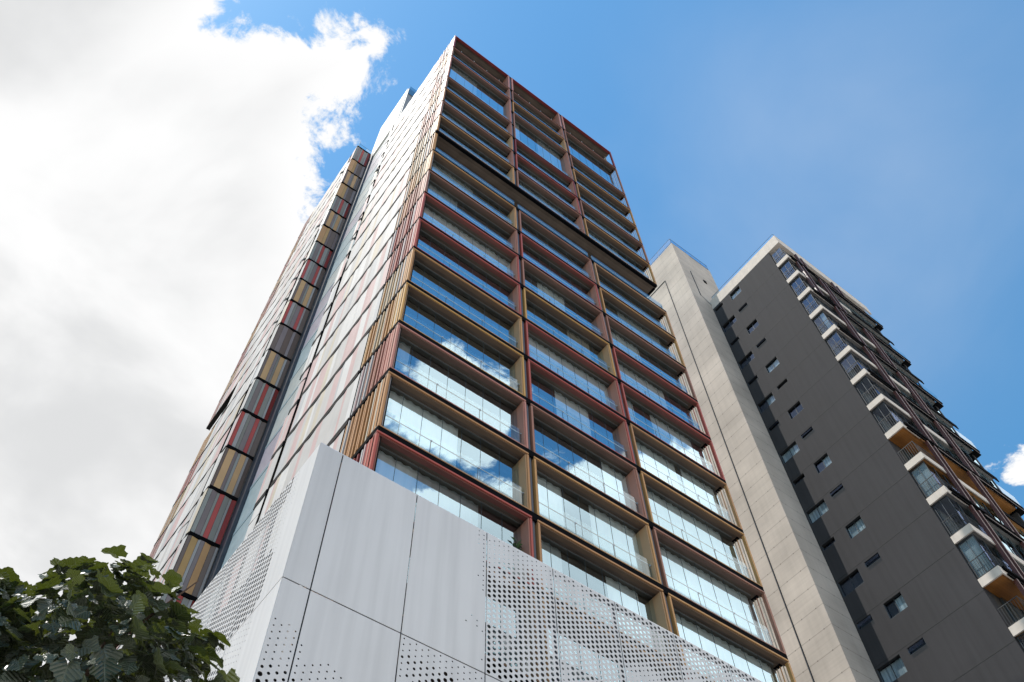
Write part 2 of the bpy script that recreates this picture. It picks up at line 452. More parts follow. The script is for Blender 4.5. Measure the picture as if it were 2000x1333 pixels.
low_cols = {0: ['tan', 'gold', 'gold', 'brown', 'rose', 'brown', 'tan', 'gold', 'red', 'gold', 'gold'],
            }
bay_cols_low = [
    ['tan', 'red', 'orange', 'rose', 'yellow', 'gold', 'red', 'red', 'brown', 'gold'],
    ['gold', 'orange', 'gold', 'brown', 'red', 'red', 'yellow', 'brown', 'red', 'brown'],
    ['red', 'gold', 'brown', 'gold', 'orange', 'red', 'red', 'brown', 'gold', 'tan']]
bay_curt_low = [
    [[], [(0, .30, 'w'), (.30, .72, 'g')], [(0, .55, 'w')], [], [], [], [], [(0, 1, 'w')], [(.0, .38, 'g')], [(.05, .55, 'g')]],
    [[], [(0, .25, 'g'), (.62, .9, 'w')], [(0, .30, 'w'), (.55, 1, 'w')], [(.75, 1, 'w')], [(.33, .7, 'w')], [(0, 1, 'w')], [], [(.25, .6, 'w')], [], []],
    [[], [(0, 1, 'w')], [(.05, 1, 'w')], [(0, .9, 'w')], [(.0, .55, 'w'), (.62, 1, 'w')], [(0, .2, 'w'), (.4, .9, 'w')], [(0, .7, 'w')], [(0, .5, 'w')], [(.3, .9, 'g')], []]]
for k in range(10):
    z0, z1 = low_z[k], low_z[k + 1]
    slab(z1)
    for i, (x0, x1) in enumerate(BAYS):
        frame(x0, x1, z0, z1, bay_cols_low[i][k], i == 2)
        xe = x1 - (.016 if i == 2 else 0)
        window(x0, xe, z0, z1, bay_curt_low[i][k])
        balustrade(x0, xe, z0, ret=(i == 2))
slab(low_z[0])

# recessed floor between the two blocks: set-back glazing, balustrade along the roof of the lower block
b = MB()
b.box(.50, XR - .06, 1.16, 1.175, LOWTOP, UP0 - .018, mat('recess_wall', (0.10, 0.095, 0.09), 0.6))
b.build('recessed_wall', bld)
b = MB(); b.quad(((.47, 1.13, LOWTOP), (XR - .04, 1.13, LOWTOP), (XR - .04, 1.13, UP0 - .02), (.47, 1.13, UP0 - .02)), G_WIN)
for k in range(22):
    x = .47 + (XR - .51) * k / 21
    b.box(x - .0008, x + .0008, 1.1285, 1.1315, LOWTOP, UP0 - .0195, RAILDARK)
b.build('window', bld)
for (x0, x1) in BAYS: balustrade(x0, x1 + .006, LOWTOP, ends=.004, ret=(x1 == BAYS[2][1]))
slab(UP0)
b = MB()     # grey column and light strip under the overhang at the left corner
b.box(.448, .462, 1.175, 1.195, LOWTOP, UP0 - .019, mat('pale_column', (0.42, 0.42, 0.42), 0.6))
b.build('corner_column', bld)
b = MB()
b.box(.4302, .4312, 1.01, 1.19, UP0 - .0155, UP0 - .0006, BLACK)
b.box(.4345, .4375, 1.025, 1.15, UP0 - .0215, UP0 - .0188, mat('light_strip_housing', (0.7, 0.7, 0.7), 0.4))
b.build('overhang_trim', bld)

up_spec = [  # per bay: (floor, floors high, colour, curtains)
    [(0, 1, 'gold', []), (1, 1, 'brown', [(.0, .4, 'g')]), (2, 1, 'orange', []), (3, 1, 'brown', []), (4, 2, 'rose', [(.05, .5, 'g')]), (6, 1, 'brown', [])],
    [(0, 1, 'brown', [(.1, .8, 'g')]), (1, 1, 'red', [(.3, .8, 'g')]), (2, 1, 'maroon', []), (3, 2, 'brown', [(0, .16, 'w'), (.5, .95, 'g')]), (5, 1, 'gold', []), (6, 1, 'brown', [])],
    [(0, 1, 'gold', [(.0, .6, 'g')]), (1, 1, 'brown', [(.2, .8, 'g')]), (2, 1, 'orange', [(.3, .9, 'w')]), (3, 1, 'gold', []), (4, 1, 'brown', []), (5, 2, 'brown', [(0, .1, 'g')])]]
for i, (x0, x1) in enumerate(BAYS):
    for (k, n, c, cu) in up_spec[i]:
        z0, z1 = up_z[k], up_z[0] + FH * (k + n)
        frame(x0, x1, z0, z1, c, i == 2)
        xe = x1 - (.016 if i == 2 else 0)
        window(x0, xe, z0, z1, cu)
        balustrade(x0, xe, z0, ret=(i == 2))
# floor slabs of the upper block: each bay carries its own slab edge, so a double-height bay has none half way
for i, (x0, x1) in enumerate(BAYS):
    for (k, n, c, cu) in up_spec[i]:
        slab(up_z[0] + FH * (k + n), x0=x0 if i == 0 else x0 - .016, x1=x1)
# roof terrace: tall open storey behind a white slatted parapet
TZ = UP0 + FH * 7
for i, (x0, x1) in enumerate(BAYS):
    b = MB(); m = P('maroon', 0.5); w = .010
    b.box(x0, x1, .9965, 1.012, ROOF - .012 - w, ROOF - .012, m)
    if i == 0: b.box(x0, x0 + w, .9965, 1.03, TZ + .0035, ROOF - .022, m)
    else: b.box(x0, x0 + w, .9965, 1.05, TZ + .0035, ROOF - .022, P('rose'))
    b.box(x1 - w, x1, .9965, 1.006 if i == 2 else 1.05, TZ + .0035, ROOF - .022, P('rose') if i < 2 else m)
    b.build('balcony_frame', bld)
    b = MB(); wm = mat('white_slats', (0.72, 0.70, 0.70), 0.5)
    for k in range(5): b.box(x0 + .010, x1 - .010, 1.008, 1.011, TZ + .006 + k * .010, TZ + .0125 + k * .010, wm)
    for k in range(4):
        x = x0 + .02 + (x1 - x0 - .04) * (k + .5) / 4
        b.box(x - .0015, x + .0015, 1.0115, 1.0145, TZ, TZ + .085, wm)
    b.build('slatted_parapet', bld)
    b = MB()
    b.quad(((x0 + .01, 1.10, TZ), (x1 - .01, 1.10, TZ), (x1 - .01, 1.10, ROOF - .03), (x0 + .01, 1.10, ROOF - .03)), G_WIN)
    for k in range(6):
        x = x0 + (x1 - x0) * (k + .5) / 6
        b.box(x - .001, x + .001, 1.098, 1.102, TZ, ROOF - .03, RAILDARK)
    b.build('window', bld)
b = MB()
b.box(XL + .002, XR, 1.0, 1.30, ROOF - .0115, ROOF - .002, BLACK)
b.box(XL + .002, .80, 1.3001, 1.70, ROOF - .0115, ROOF - .002, BLACK)
b.box(XL + .006, XR - .003, 1.013, 1.28, ROOF - .0160, ROOF - .0116, SOFFIT)
for x in (.99, 1.2155): b.box(x - .160 if x < 1 else x - .004, x - .150 if x < 1 else x + .004, 1.004, 1.012, ROOF - .002, ROOF + .012, mat('white_slats', (0.72, 0.70, 0.70), 0.5))
b.build('roof_slab', bld)

# ---------------- left side: corner fins, folded cladding, window slot, one row per storey
SUNLIT_TONES = ['sunlit_pearl', 'blush', 'white', 'sunlit_ice', 'cream', 'sunlit_pearl', 'white', 'white', 'blush', 'sunlit_pearl']  # panel colours paled, so the sun's glare is in the colour
FAM = {'red': ['red', 'rose', 'silver', 'rose', 'maroon', 'blush'], 'rose': ['rose', 'silver', 'rose', 'blush', 'brown'],
       'brown': ['rose', 'tan', 'brown', 'silver', 'rose'], 'orange': ['tan', 'orange', 'silver', 'orange', 'cream'],
       'gold': ['gold', 'sand', 'tan', 'cream', 'silver'], 'yellow': ['sand', 'gold', 'cream', 'tan'],
       'tan': ['tan', 'sand', 'orange', 'cream'], 'maroon': ['rose', 'maroon', 'silver', 'brown']}
RB = mat('cladding_backing', (0.012, 0.011, 0.011), 0.8, 0, 0.2, 2, 0.1)


def folds(b, axis, fixed, s0, s1, z0, z1, cols, depth, wmin, wmax, r, sign=-1):
    """folded sheet cladding along one axis; facets alternate in depth"""
    s = s0; d = 0; k = 0
    while s < s1 - 1e-6:
        w = min(r.uniform(wmin, wmax), s1 - s)
        if s1 - s - w < wmin * .5: w = s1 - s
        d2 = depth if d == 0 else 0.0
        if r.random() < .25: d2 = d
        c = cols[r.randrange(len(cols))]
        a, e = fixed + sign * d, fixed + sign * d2
        if axis == 'y': pts = ((a, s, z0), (e, s + w, z0), (e, s + w, z1), (a, s, z1))
        else: pts = ((s, a, z0), (s + w, e, z0), (s + w, e, z1), (s, a, z1))
        b.quad(pts, P(c)); s += w; d = d2; k += 1


def side_rows(zs, x, y_fin1, yback, fincols, sash_every, seed, slot, fin_at_front=True):
    r = random.Random(seed)
    for k in range(len(zs) - 1):
        z0, z1 = zs[k] + .0006, zs[k + 1] - .0255
        # black strip behind / between the rows
        b = MB()
        if fin_at_front:
            yf = y_fin1 + r.choice([-.012, 0, .004, .012, -.03])
            fam = FAM[fincols[k]]
            y = 1.002
            # corner fins: upright blades standing out from a dark backing
            f = MB()
            n = 13; st = (yf - y) / n
            for q in range(n):
                yy = y + st * q + st * .15
                c = fam[(q * 2 + k + (q // 3)) % len(fam)]
                x_out = x - (.0 if q == 0 else .0012 * (q % 3))
                f.box(x_out, x + .0125, yy, yy + st * .34, z0, z1, P(c, 0.5))
            f.box(x + .0126, x + .0146, y, yf, z0, z1 + .002, RB)
            f.box(x - .0006, x + .0120, y, yf, z0 - .0160, z0 - .0015, BLACK)
            f.build('corner_fins', bld)
            segs = [(yf, slot[0]), (slot[1], yback)]
        else:
            segs = [(y_fin1, slot[0]), (slot[1], yback)]
        yb = yback + r.uniform(-.012, .008)
        for q, (a, c) in enumerate(segs):
            if q == 1: c = yb
            folds(b, 'y', x, a, c, z0, z1, SUNLIT_TONES, .0017, .016, .040, r)
            b.box(x - .0020, x + .0146, a, c, z0 - .0258, z0 - .0003, RB)
        b.box(x + .0146, x + .0165, segs[0][0], yb, z0 - .018, z1 + .016, RB)
        o = b.build('side_cladding', bld)
        s = MB()
        s.box(x + .010, x + .0145, slot[0] + .001, slot[1] - .001, z0, z1, DARKGREY)
        s.quad(((x + .0085, slot[0] + .001, z0 + .03), (x + .0085, slot[1] - .001, z0 + .03), (x + .0085, slot[1] - .001, z1 - .02), (x + .0085, slot[0] + .001, z1 - .02)), G_STRIP)
        if k in sash_every:
            zz = z0 + .06
            s.quad(((x - .001, slot[0] + .002, zz + .055), (x - .001, slot[1] - .002, zz + .055), (x - .016, slot[1] - .002, zz + .004), (x - .016, slot[0] + .002, zz + .004)), mat('open_sash_glass', (0.72, 0.76, 0.76), 0.25))
            s.box(x - .017, x - .0152, slot[0] + .001, slot[1] - .001, zz + .001, zz + .0038, ALU)
        s.build('slot_window', bld)


side_rows(low_z + [UP0], .430, 1.185, 1.735, bay_cols_low[0] + ['gold'], (3, 6), 11, (1.645, 1.672))
upz2 = up_z + [ROOF + .006]
side_rows(upz2, .430, 1.178, 1.700, ['gold', 'rose', 'brown', 'tan', 'rose', 'rose', 'silver' if 0 else 'gold', 'rose'], (0, 1, 4), 12, (1.640, 1.665))

# ---------------- stair core between the two volumes
CZ = 6.50
b = MB(); cw = mat('white_core_render', (0.80, 0.79, 0.76), 0.6, 0, 0.04, 0.8, 0.4, 0, 0.12)
b.box(.460, .70, 1.735, 2.104, 5.72, CZ, cw)
b.build('stair_core', bld)
b = MB(); cg = mat('core_shaded_face', (0.20, 0.21, 0.22), 0.5)
b.box(.466, .70, 1.722, 1.734, 5.2, CZ - .02, cg)  # darker colour paints shade onto the white core's front
b.build('core_shaded_front', bld)
b = MB()
b.quad(((.47, 1.715, CZ - .17), (.60, 1.715, CZ - .17), (.60, 1.715, CZ + .02), (.47, 1.715, CZ + .02)), G_STRIP)
b.quad(((.47, 1.715, CZ - .17), (.47, 1.735, CZ - .17), (.47, 1.735, CZ + .02), (.47, 1.715, CZ + .02)), G_STRIP)
b.build('roof_glass_screen', bld)
b = MB()
gb = [mat('stair_panel_a', (0.32, 0.40, 0.43), 0.3), mat('stair_panel_b', (0.42, 0.45, 0.44), 0.3), mat('stair_panel_c', (0.38, 0.35, 0.40), 0.3)]
for k in range(28):
    z0 = 5.177 - .2226 * 23 + k * .2226
    z1 = min(z0 + .2226, 5.72)
    if z1 <= z0: break
    b.box(.471, .60, 1.745, 2.045, z0 + .012, z1, gb[(k * 5 + k // 3) % 3])
    b.box(.4695, .4709, 1.745, 2.045, z0 - .008, z0 + .0118, mat('stair_band', (0.22, 0.30, 0.34), 0.4))
b.build('stair_glazing', bld)
b = MB(); b.box(.4585, .475, 2.046, 2.104, GZ, 5.885, DARKGREY); b.build('dark_return', bld)
b = MB(); b.box(.474, .60, 1.70, 1.744, GZ, 5.72, RB); b.build('recess_back', bld)

# ---------------- rear wing: striped front panels, cladding and slot on its left side
RZ = [5.177 - FH * k for k in range(23, -1, -1)] + [5.177 + FH, 5.177 + 2 * FH, 5.885]
RZ = [z for z in RZ if z > GZ - .1]
RX0, RX1, RY = .352, .4575, 2.106
stripe_sets = [
    [('umber', 1.0), ('gold', 2.0), ('silver', .8), ('lilac', 1.2), ('tan', 2.0), ('umber', 1.4), ('silver', .8)],
    [('grey', 1.2), ('lilac', 1.8), ('grey', .9), ('red', 1.5), ('grey', 1.8), ('silver', .8), ('maroon', 1.5)],
    [('umber', .8), ('sand', 2.0), ('lilac', 1.0), ('grey', .8), ('sand', 1.7), ('silver', .8), ('umber', 1.2)],
    [('red', 1.1), ('silver', 1.2), ('grey', 1.0), ('lilac', 1.6), ('red', 1.2), ('silver', .8), ('umber', 1.6)],
    [('umber', 1.2), ('lilac', 1.4), ('umber', 1.6), ('lilac', .8), ('umber', 1.4)],
    [('tan', 2.0), ('gold', 1.2), ('lilac', 1.0), ('umber', 2.0), ('lilac', 1.2)]]
order = {0: 0, 1: 1, 2: 2, 3: 3, 4: 1, 5: 2, 6: 4, 7: 3, 8: 2, 9: 3, 10: 1, 11: 5, 12: 2, 13: 1, 14: 5, 15: 2, 16: 5}
base_i = min(range(len(RZ)), key=lambda q: abs(RZ[q] - (.978 * RY - FH)))
for k in range(len(RZ) - 1):
    z0, z1 = RZ[k] + .0006, RZ[k + 1] - .0155
    st = stripe_sets[order.get(k - base_i, k % 6)]
    tot = sum(w for _, w in st); x = RX0 + .002; b = MB(); d = 0
    for c, w in st:
        ww = (RX1 - RX0 - .004) * w / tot; d2 = .0035 - d if rnd.random() < .7 else d
        b.quad(((x, RY - d, z0), (x + ww, RY - d2, z0), (x + ww, RY - d2, z1), (x, RY - d, z1)), P('panel_' + c))
        b.box(x + ww - .0004, x + ww + .0002, RY - d2 - .0004, RY + .001, z0, z1, RB)
        x += ww; d = d2
    b.box(RX0 + .003, RX1 - .001, RY + .0045, RY + .0065, z0 - .018, z1, RB)
    b.box(RX0 + .001, RX1 - .0005, RY - .0045, RY + .0044, z1 + .001, z1 + .0145, BLACK)
    b.build('striped_panel', bld)
r = random.Random(5)
for k in range(len(RZ) - 1):
    z0, z1 = RZ[k] + .0006, RZ[k + 1] - .0155
    gap = 3.16 < z0 < 3.20
    yb = 2.82 if z0 > 3.38 else 2.70
    if gap: yb = 2.63
    b = MB()
    folds(b, 'y', RX0, RY - .001, 2.158, z0, z1, SUNLIT_TONES, .004, .012, .03, r)
    folds(b, 'y', RX0, 2.190, yb - .12 + r.uniform(-.03, .04), z0, z1, SUNLIT_TONES, .0017, .018, .042, r)
    b.box(RX0 - .0020, RX0 + .0146, RY + .007, yb - .003, z0 - .0158, z0 - .0003, RB)
    b.box(RX0 + .0146, RX0 + .0165, RY + .007, yb - .002, z0 - .018, z1 + .014, RB)
    b.build('side_cladding', bld)
    if not gap:
        f = MB(); fam = FAM[['rose', 'gold', 'red', 'tan', 'brown'][k % 5]]; n = 10; st = .12 / n
        for q in range(n):
            yy = yb - .12 + q * st + .002
            f.box(RX0 - .001, RX0 + .0125, yy, yy + st * .45, z0, z1, P(fam[(q + k) % len(fam)], .5))
        f.box(RX0 + .0126, RX0 + .0145, yb - .11, yb - .001, z0, z1, RB)
        f.build('corner_fins', bld)
    s = MB()
    s.box(RX0 + .010, RX0 + .0145, 2.159, 2.189, z0, z1, DARKGREY)
    s.quad(((RX0 + .008, 2.16, z0 + .03), (RX0 + .008, 2.188, z0 + .03), (RX0 + .008, 2.188, z1 - .02), (RX0 + .008, 2.16, z1 - .02)), G_STRIP)
    if (k - base_i) in (1, 7, 8, 9, 10, 12, 16):
        zz = z0 + .05; sa = mat('open_sash_glass', (0.72, 0.76, 0.76), 0.25)
        s.quad(((RX0 - .001, 2.161, zz + .06), (RX0 - .001, 2.187, zz + .06), (RX0 - .018, 2.187, zz + .004), (RX0 - .018, 2.161, zz + .004)), sa)
        s.box(RX0 - .019, RX0 - .017, 2.160, 2.188, zz + .001, zz + .0038, ALU)
    s.build('slot_window', bld)
b = MB()
b.box(RX0 + .017, .56, RY + .007, 2.69, GZ, 5.88, mat('rear_wing_wall', (0.30, 0.29, 0.27), 0.8))  # unseen width trimmed so the wing's shadow falls clear of its neighbours
b.box(RX0 + .002, .57, RY - .003, 2.815, 5.8705, 5.884, BLACK)
b.build('rear_wing_body', bld)
b = MB()
for (xa, ya, xb, yb2) in ((RX0 + .01, RY + .006, .456, RY + .006), (RX0 + .01, RY + .006, RX0 + .01, 2.30)):
    b.quad(((xa, ya, 5.885), (xb, yb2, 5.885), (xb, yb2, 5.96), (xa, ya, 5.96)), G_BAL)
b.bar(W3(RX0 + .01, RY + .006, 5.884), W3(RX0 + .01, RY + .006, 6.00), .02, RAILDARK)
b.bar(W3(RX0 + .01, RY + .006, 5.962), W3(.456, RY + .006, 5.962), .012, RAILDARK)
b.build('roof_balustrade', bld)

# ================================================================ PERFORATED PODIUM SCREEN
pod = thing('perforated_screen', 'white perforated metal screen wrapping the podium corner at the foot of the tower', 'facade screen', W3(.298, .92, GZ))
PX, PY, PZ = .298, .92, 1.2115
PANEL = .3125
import mathutils


def dens(u, v, seed):
    return mathutils.noise.noise(Vector((u * 5.0 + seed, v * 5.0, seed * .37))) * .75 + mathutils.noise.noise(Vector((u * 17 + seed, v * 17, 3.1))) * .25 + .12 * mathutils.noise.noise(Vector((u * 90, v * 90, 1.7)))


def hole_front(u, v):
    """hole radius at position (x, z) of the front screen"""
    row = int((PZ - v) / PANEL)
    top = PZ - v - row * PANEL
    n = dens(u, v, 2.0)
    if row == 0:
        if u < .60: return 0
        e = (u - .66) * 5 - max(0, .10 - (v - (1.10 - .0 * u))) * 0
        if u < .651: d = -.42 + (u - .60) * 10 + (top / PANEL) * .40 + n * .9
        elif u < .812: d = -.22 + (top / PANEL) * 2.2 + (u - .651) * 2.6 + n * .9
        elif u < .965: d = .75 - abs(top / PANEL - .3) * .6 + n * .9
        elif u < 1.12: d = 1.0 - (top / PANEL) * 1.3 + n * 1.1
        else: d = .78 - (top / PANEL) * 1.7 + n * 1.2
        if u > .80 and top > .012: d = max(d, .2 if n > -.34 else -.1)
    else:
        if u < .36: d = -.6 + (top / PANEL) * 2.0 + n * .8
        elif u < .498: d = -.75 + (top / PANEL) * 2.3 + n * .7
        elif u < .60: d = (.55 if .03 < top < .075 else .15) + (u - .5) * 3 + n * .8
        else: d = .50 + n * 1.0
    if d < .0: return 0
    return .0015 if d < .36 else (.0024 if d < .50 else .0036)


def hole_side(u, v):
    row = int((PZ - v) / PANEL); top = PZ - v - row * PANEL
    n = dens(u + 9, v, 5.0)
    lim = PY + .050 + (.018 + .03 * n if row == 0 else .03)
    if u < lim: return 0
    d = .30 + (u - lim) * 9 + n * .8
    if row > 0: d = -.5 + (u - lim) * 6 + top * 4 + n
    if d < 0: return 0
    return .0012 if d < .42 else .0042


def screen_panel(axis, a0, a1, z0, z1, holefn, fixed, lat0=0.0):
    """one sheet with real round holes: lattice cells in staggered columns, each hole an n-gon with a rim"""
    b = MB(); px, pz = .0111, .0111; g = .0011; th = .0004
    def pt(u, v, d):
        return (u, fixed + d, v) if axis == 'x' else (fixed + d, u, v)
    def q(*pts):
        b.quad(pts if axis == 'x' else tuple(reversed(pts)), SCREEN)
    A0, A1, Z0, Z1 = a0 + g, a1 - g, z0 + g, z1 - g
    n = max(1, round((A1 - A0) / px)); cw_ = (A1 - A0) / n
    for i in range(n):
        u0, u1 = A0 + i * cw_, A0 + (i + 1) * cw_; uc = (u0 + u1) / 2
        off = pz / 2 if (i % 2) else 0
        zs = [Z0]
        v = Z0 + off
        while v < Z1 - .004:
            if v > Z0 + 1e-4: zs.append(v)
            v += pz
        zs.append(Z1)
        run = None
        for k in range(len(zs) - 1):
            v0, v1 = zs[k], zs[k + 1]
            r_ = holefn(uc, (v0 + v1) / 2) if (v1 - v0) > pz * .9 else 0
            if r_ == 0:
                if run is None: run = v0
                continue
            if run is not None:
                q(pt(u0, run, 0), pt(u1, run, 0), pt(u1, v0, 0), pt(u0, v0, 0)); run = None
            vc = (v0 + v1) / 2; m = 12 if r_ > .002 else 8
            ring = [(uc + r_ * math.cos(2 * math.pi * (j + .5) / m), vc + r_ * math.sin(2 * math.pi * (j + .5) / m)) for j in range(m)]
            cor = [(u1, v1), (u0, v1), (u0, v0), (u1, v0)]
            h = m // 4
            for s_ in range(4):
                idx = [(s_ * h + j) % m for j in range(h + 1)]
                # triangle fan from each corner over a quarter of the ring, plus the side piece
                poly = [cor[s_]] + [ring[j] for j in reversed(idx[:h])]
                b.quad([pt(*p, 0) for p in (poly if axis == 'x' else reversed(poly))], SCREEN)
                nxt = (s_ + 1) % 4; last = ring[idx[h - 1]]; first = ring[(nxt * h) % m]
                poly = [cor[s_], last, first, cor[nxt]]
                poly = [cor[nxt], first, last, cor[s_]]
                b.quad([pt(*p, 0) for p in (reversed(poly) if axis == 'x' else poly)], SCREEN)
            for j in range(m):
                p, p2 = ring[j], ring[(j + 1) % m]
                b.quad([pt(*p, 0), pt(*p2, 0), pt(*p2, th), pt(*p, th)], SCREEN)
        if run is not None:
            q(pt(u0, run, 0), pt(u1, run, 0), pt(u1, Z1, 0), pt(u0, Z1, 0))
    # folded edges
    for (p, p2) in (((A0, Z0), (A1, Z0)), ((A1, Z0), (A1, Z1)), ((A1, Z1), (A0, Z1)), ((A0, Z1), (A0, Z0))):
        b.quad([pt(*p, 0), pt(*p, th * 3), pt(*p2, th * 3), pt(*p2, 0)], SCREEN)
    return b.build('screen_panel', pod)


xs = [PX] + [.343 + .1545 * k for k in range(0, 11)]
zrows = [(PZ - PANEL * (k + 1), PZ - PANEL * k) for k in range(4)]
for j, (z0, z1) in enumerate(zrows):
    if j < 2:
        for k in range(len(xs) - 1):
            screen_panel('x', xs[k], xs[k + 1], z0, z1, hole_front, PY)
        ys = [PY, PY + .165, PY + .33, PY + .495, PY + .66, PY + .82]
        for k in range(len(ys) - 1):
            screen_panel('y', ys[k], ys[k + 1], z0, z1, hole_side, PX)
    else:
        screen_panel('x', xs[0], xs[-1], z0, z1, lambda u, v: 0, PY)
        screen_panel('y', PY, PY + .82, z0, z1, lambda u, v: 0, PX)
b = MB()    # coping and supporting posts behind
b.box(PX + .0005, xs[-1], PY + .0005, PY + .016, PZ - .0009, PZ + .0012, ALU)
b.box(PX + .0005, PX + .016, PY + .0161, PY + .82, PZ - .0009, PZ + .0012, ALU)
b.build('coping', pod)
b = MB()
for x in xs[1:-1]: b.box(x - .0025, x + .0025, PY + .0055, PY + .012, GZ, PZ - .002, DARKGREY)
for y in (PY + .165, PY + .33, PY + .495, PY + .66): b.box(PX + .0055, PX + .012, y - .0025, y + .0025, GZ, PZ - .002, DARKGREY)
for k in range(1, 4): b.box(PX + .013, xs[-1], PY + .0121, PY + .018, PZ - PANEL * k - .003, PZ - PANEL * k + .003, DARKGREY)
b.build('support_post', pod)
b = MB()
b.box(PX + .035, PX + .045, PY + .05, PY + .82, GZ, PZ - .06, SCREENBACK)  # added dark sheet, makes the side holes look shaded
b.build('dark_hole_backing', pod)

# ================================================================ CONCRETE TOWER
con = thing('concrete_tower', 'bare concrete tower with formwork lines between the framed tower and the dark grey block', 'building', W3(2.67, 1.40, GZ))


def concrete_mat(name, axis_h, base):
    """board-cast concrete with pour lines; the pour joints run level round the shaft"""
    m = mat(name, base, 0.85, 0, 0.20, 0.22, 0.3, 0.35, 0.07, None, 10)
    t = m.node_tree; b_ = t.nodes['Principled BSDF']
    tc = N(t, 'ShaderNodeTexCoord'); sp = N(t, 'ShaderNodeSeparateXYZ'); t.links.new(tc.outputs['Object'], sp.inputs[0])
    src = b_.inputs['Base Color'].links[0].from_socket
    nz = N(t, 'ShaderNodeTexNoise'); nz.inputs['Scale'].default_value = 0.6; t.links.new(tc.outputs['Object'], nz.inputs['Vector'])
    zz = math_n(t, 'ADD', math_n(t, 'MULTIPLY', sp.outputs[2], 1 / 1.4588), math_n(t, 'MULTIPLY', nz.outputs[0], 0.02))
    fr = math_n(t, 'FRACT', zz)
    ln = N(t, 'ShaderNodeMapRange'); t.links.new(math_n(t, 'ABSOLUTE', math_n(t, 'SUBTRACT', fr, 0.5)), ln.inputs[0])
    ln.inputs[1].default_value = 0.47; ln.inputs[2].default_value = 0.5; ln.inputs[3].default_value = 1.0; ln.inputs[4].default_value = 0.64
    wn = N(t, 'ShaderNodeTexWhiteNoise', noise_dimensions='1D'); t.links.new(math_n(t, 'FLOOR', math_n(t, 'ADD', zz, 0.5)), wn.inputs['W'])
    k = math_n(t, 'MULTIPLY', ln.outputs[0], math_n(t, 'ADD', math_n(t, 'MULTIPLY', wn.outputs['Value'], 0.10), 0.93))
    # fine board grain, running level
    mp = N(t, 'ShaderNodeMapping'); mp.inputs['Scale'].default_value = (0.25, 0.25, 7.0); t.links.new(tc.outputs['Object'], mp.inputs[0])
    gr = N(t, 'ShaderNodeTexNoise'); gr.inputs['Scale'].default_value = 1.2; gr.inputs['Detail'].default_value = 6; t.links.new(mp.outputs[0], gr.inputs['Vector'])
    g = N(t, 'ShaderNodeMapRange'); t.links.new(gr.outputs[0], g.inputs[0]); g.inputs[1].default_value = 0.3; g.inputs[2].default_value = 0.7; g.inputs[3].default_value = 0.95; g.inputs[4].default_value = 1.03
    k = math_n(t, 'MULTIPLY', k, g.outputs[0])
    hy = math_n(t, 'SUBTRACT', math_n(t, 'FRACT', math_n(t, 'MULTIPLY', math_n(t, 'ADD', sp.outputs[0], sp.outputs[1]), 1 / 1.1)), 0.5)
    hz_ = math_n(t, 'SUBTRACT', math_n(t, 'FRACT', math_n(t, 'ADD', zz, 0.5)), 0.5)
    rr_ = math_n(t, 'SQRT', math_n(t, 'ADD', math_n(t, 'MULTIPLY', hy, hy), math_n(t, 'MULTIPLY', hz_, hz_)))
    k = math_n(t, 'MULTIPLY', k, math_n(t, 'ADD', math_n(t, 'MULTIPLY', math_n(t, 'GREATER_THAN', rr_, 0.035), 0.45), 0.55))
    cb = N(t, 'ShaderNodeCombineXYZ')
    for i in range(3): t.links.new(k, cb.inputs[i])
    t.links.new(mixc(t, 1.0, src, cb.outputs[0], 'MULTIPLY'), b_.inputs['Base Color'])
    return m


CONC = concrete_mat('cast_concrete', 0, (0.51, 0.445, 0.385))
b = MB()
b.box(2.67, 2.849, 1.40, 1.562, GZ, 6.05, CONC)
b.box(2.676, 2.849, 1.562, 1.570, GZ, 5.67, BLACK)
b.box(2.67, 2.849, 1.570, 2.05, GZ, 5.67, CONC)
b.box(2.67, 3.07, 1.562, 2.05, 5.675, 6.05, CONC)
b.box(2.849, 3.07, 1.402, 1.562, 5.10, 6.05, CONC)
b.build('shaft', con)
b = MB()
b.box(2.764, 2.769, 1.3965, 1.3995, 5.30, 5.675, RAILDARK)
b.quad(((2.764, 1.397, 5.30), (2.849, 1.397, 5.24), (2.849, 1.397, 5.25), (2.764, 1.397, 5.31)), RAILDARK)
b.bar(W3(2.667, 1.5655, GZ), W3(2.667, 1.5655, 5.67), .03, RAILDARK)
b.bar(W3(2.667, 1.5655, 5.672), W3(2.667, 2.05, 5.672), .03, RAILDARK)
b.build('rain_pipe', con)
b = MB()
b.box(2.90, 2.93, 1.3985, 1.4015, 5.66, 5.70, BLACK)
b.build('vent_opening', con)
b = MB(); rg = glass('roof_rail_glass', 0.15, (0.7, 0.85, 1.0), (0.62, 0.78, 0.92), 0.3)
zr = 6.05
for (p, q_) in (((2.674, 1.405), (3.06, 1.405)), ((2.674, 1.405), (2.674, 2.04)), ((3.06, 1.405), (3.06, 2.04))):
    b.quad(((p[0], p[1], zr + .01), (q_[0], q_[1], zr + .01), (q_[0], q_[1], zr + .088), (p[0], p[1], zr + .088)), rg)
    for h in (.02, .09): b.bar(W3(p[0], p[1], zr + h), W3(q_[0], q_[1], zr + h), .02, mat('blue_rail', (0.05, 0.09, 0.15), 0.5))
    L = math.hypot(q_[0] - p[0], q_[1] - p[1]); n = max(2, int(L / .07))
    for k in range(n + 1):
        x, y = p[0] + (q_[0] - p[0]) * k / n, p[1] + (q_[1] - p[1]) * k / n
        b.bar(W3(x, y, zr), W3(x, y, zr + .09), .018, mat('blue_rail', (0.05, 0.09, 0.15), 0.5))
b.build('roof_railing', con)

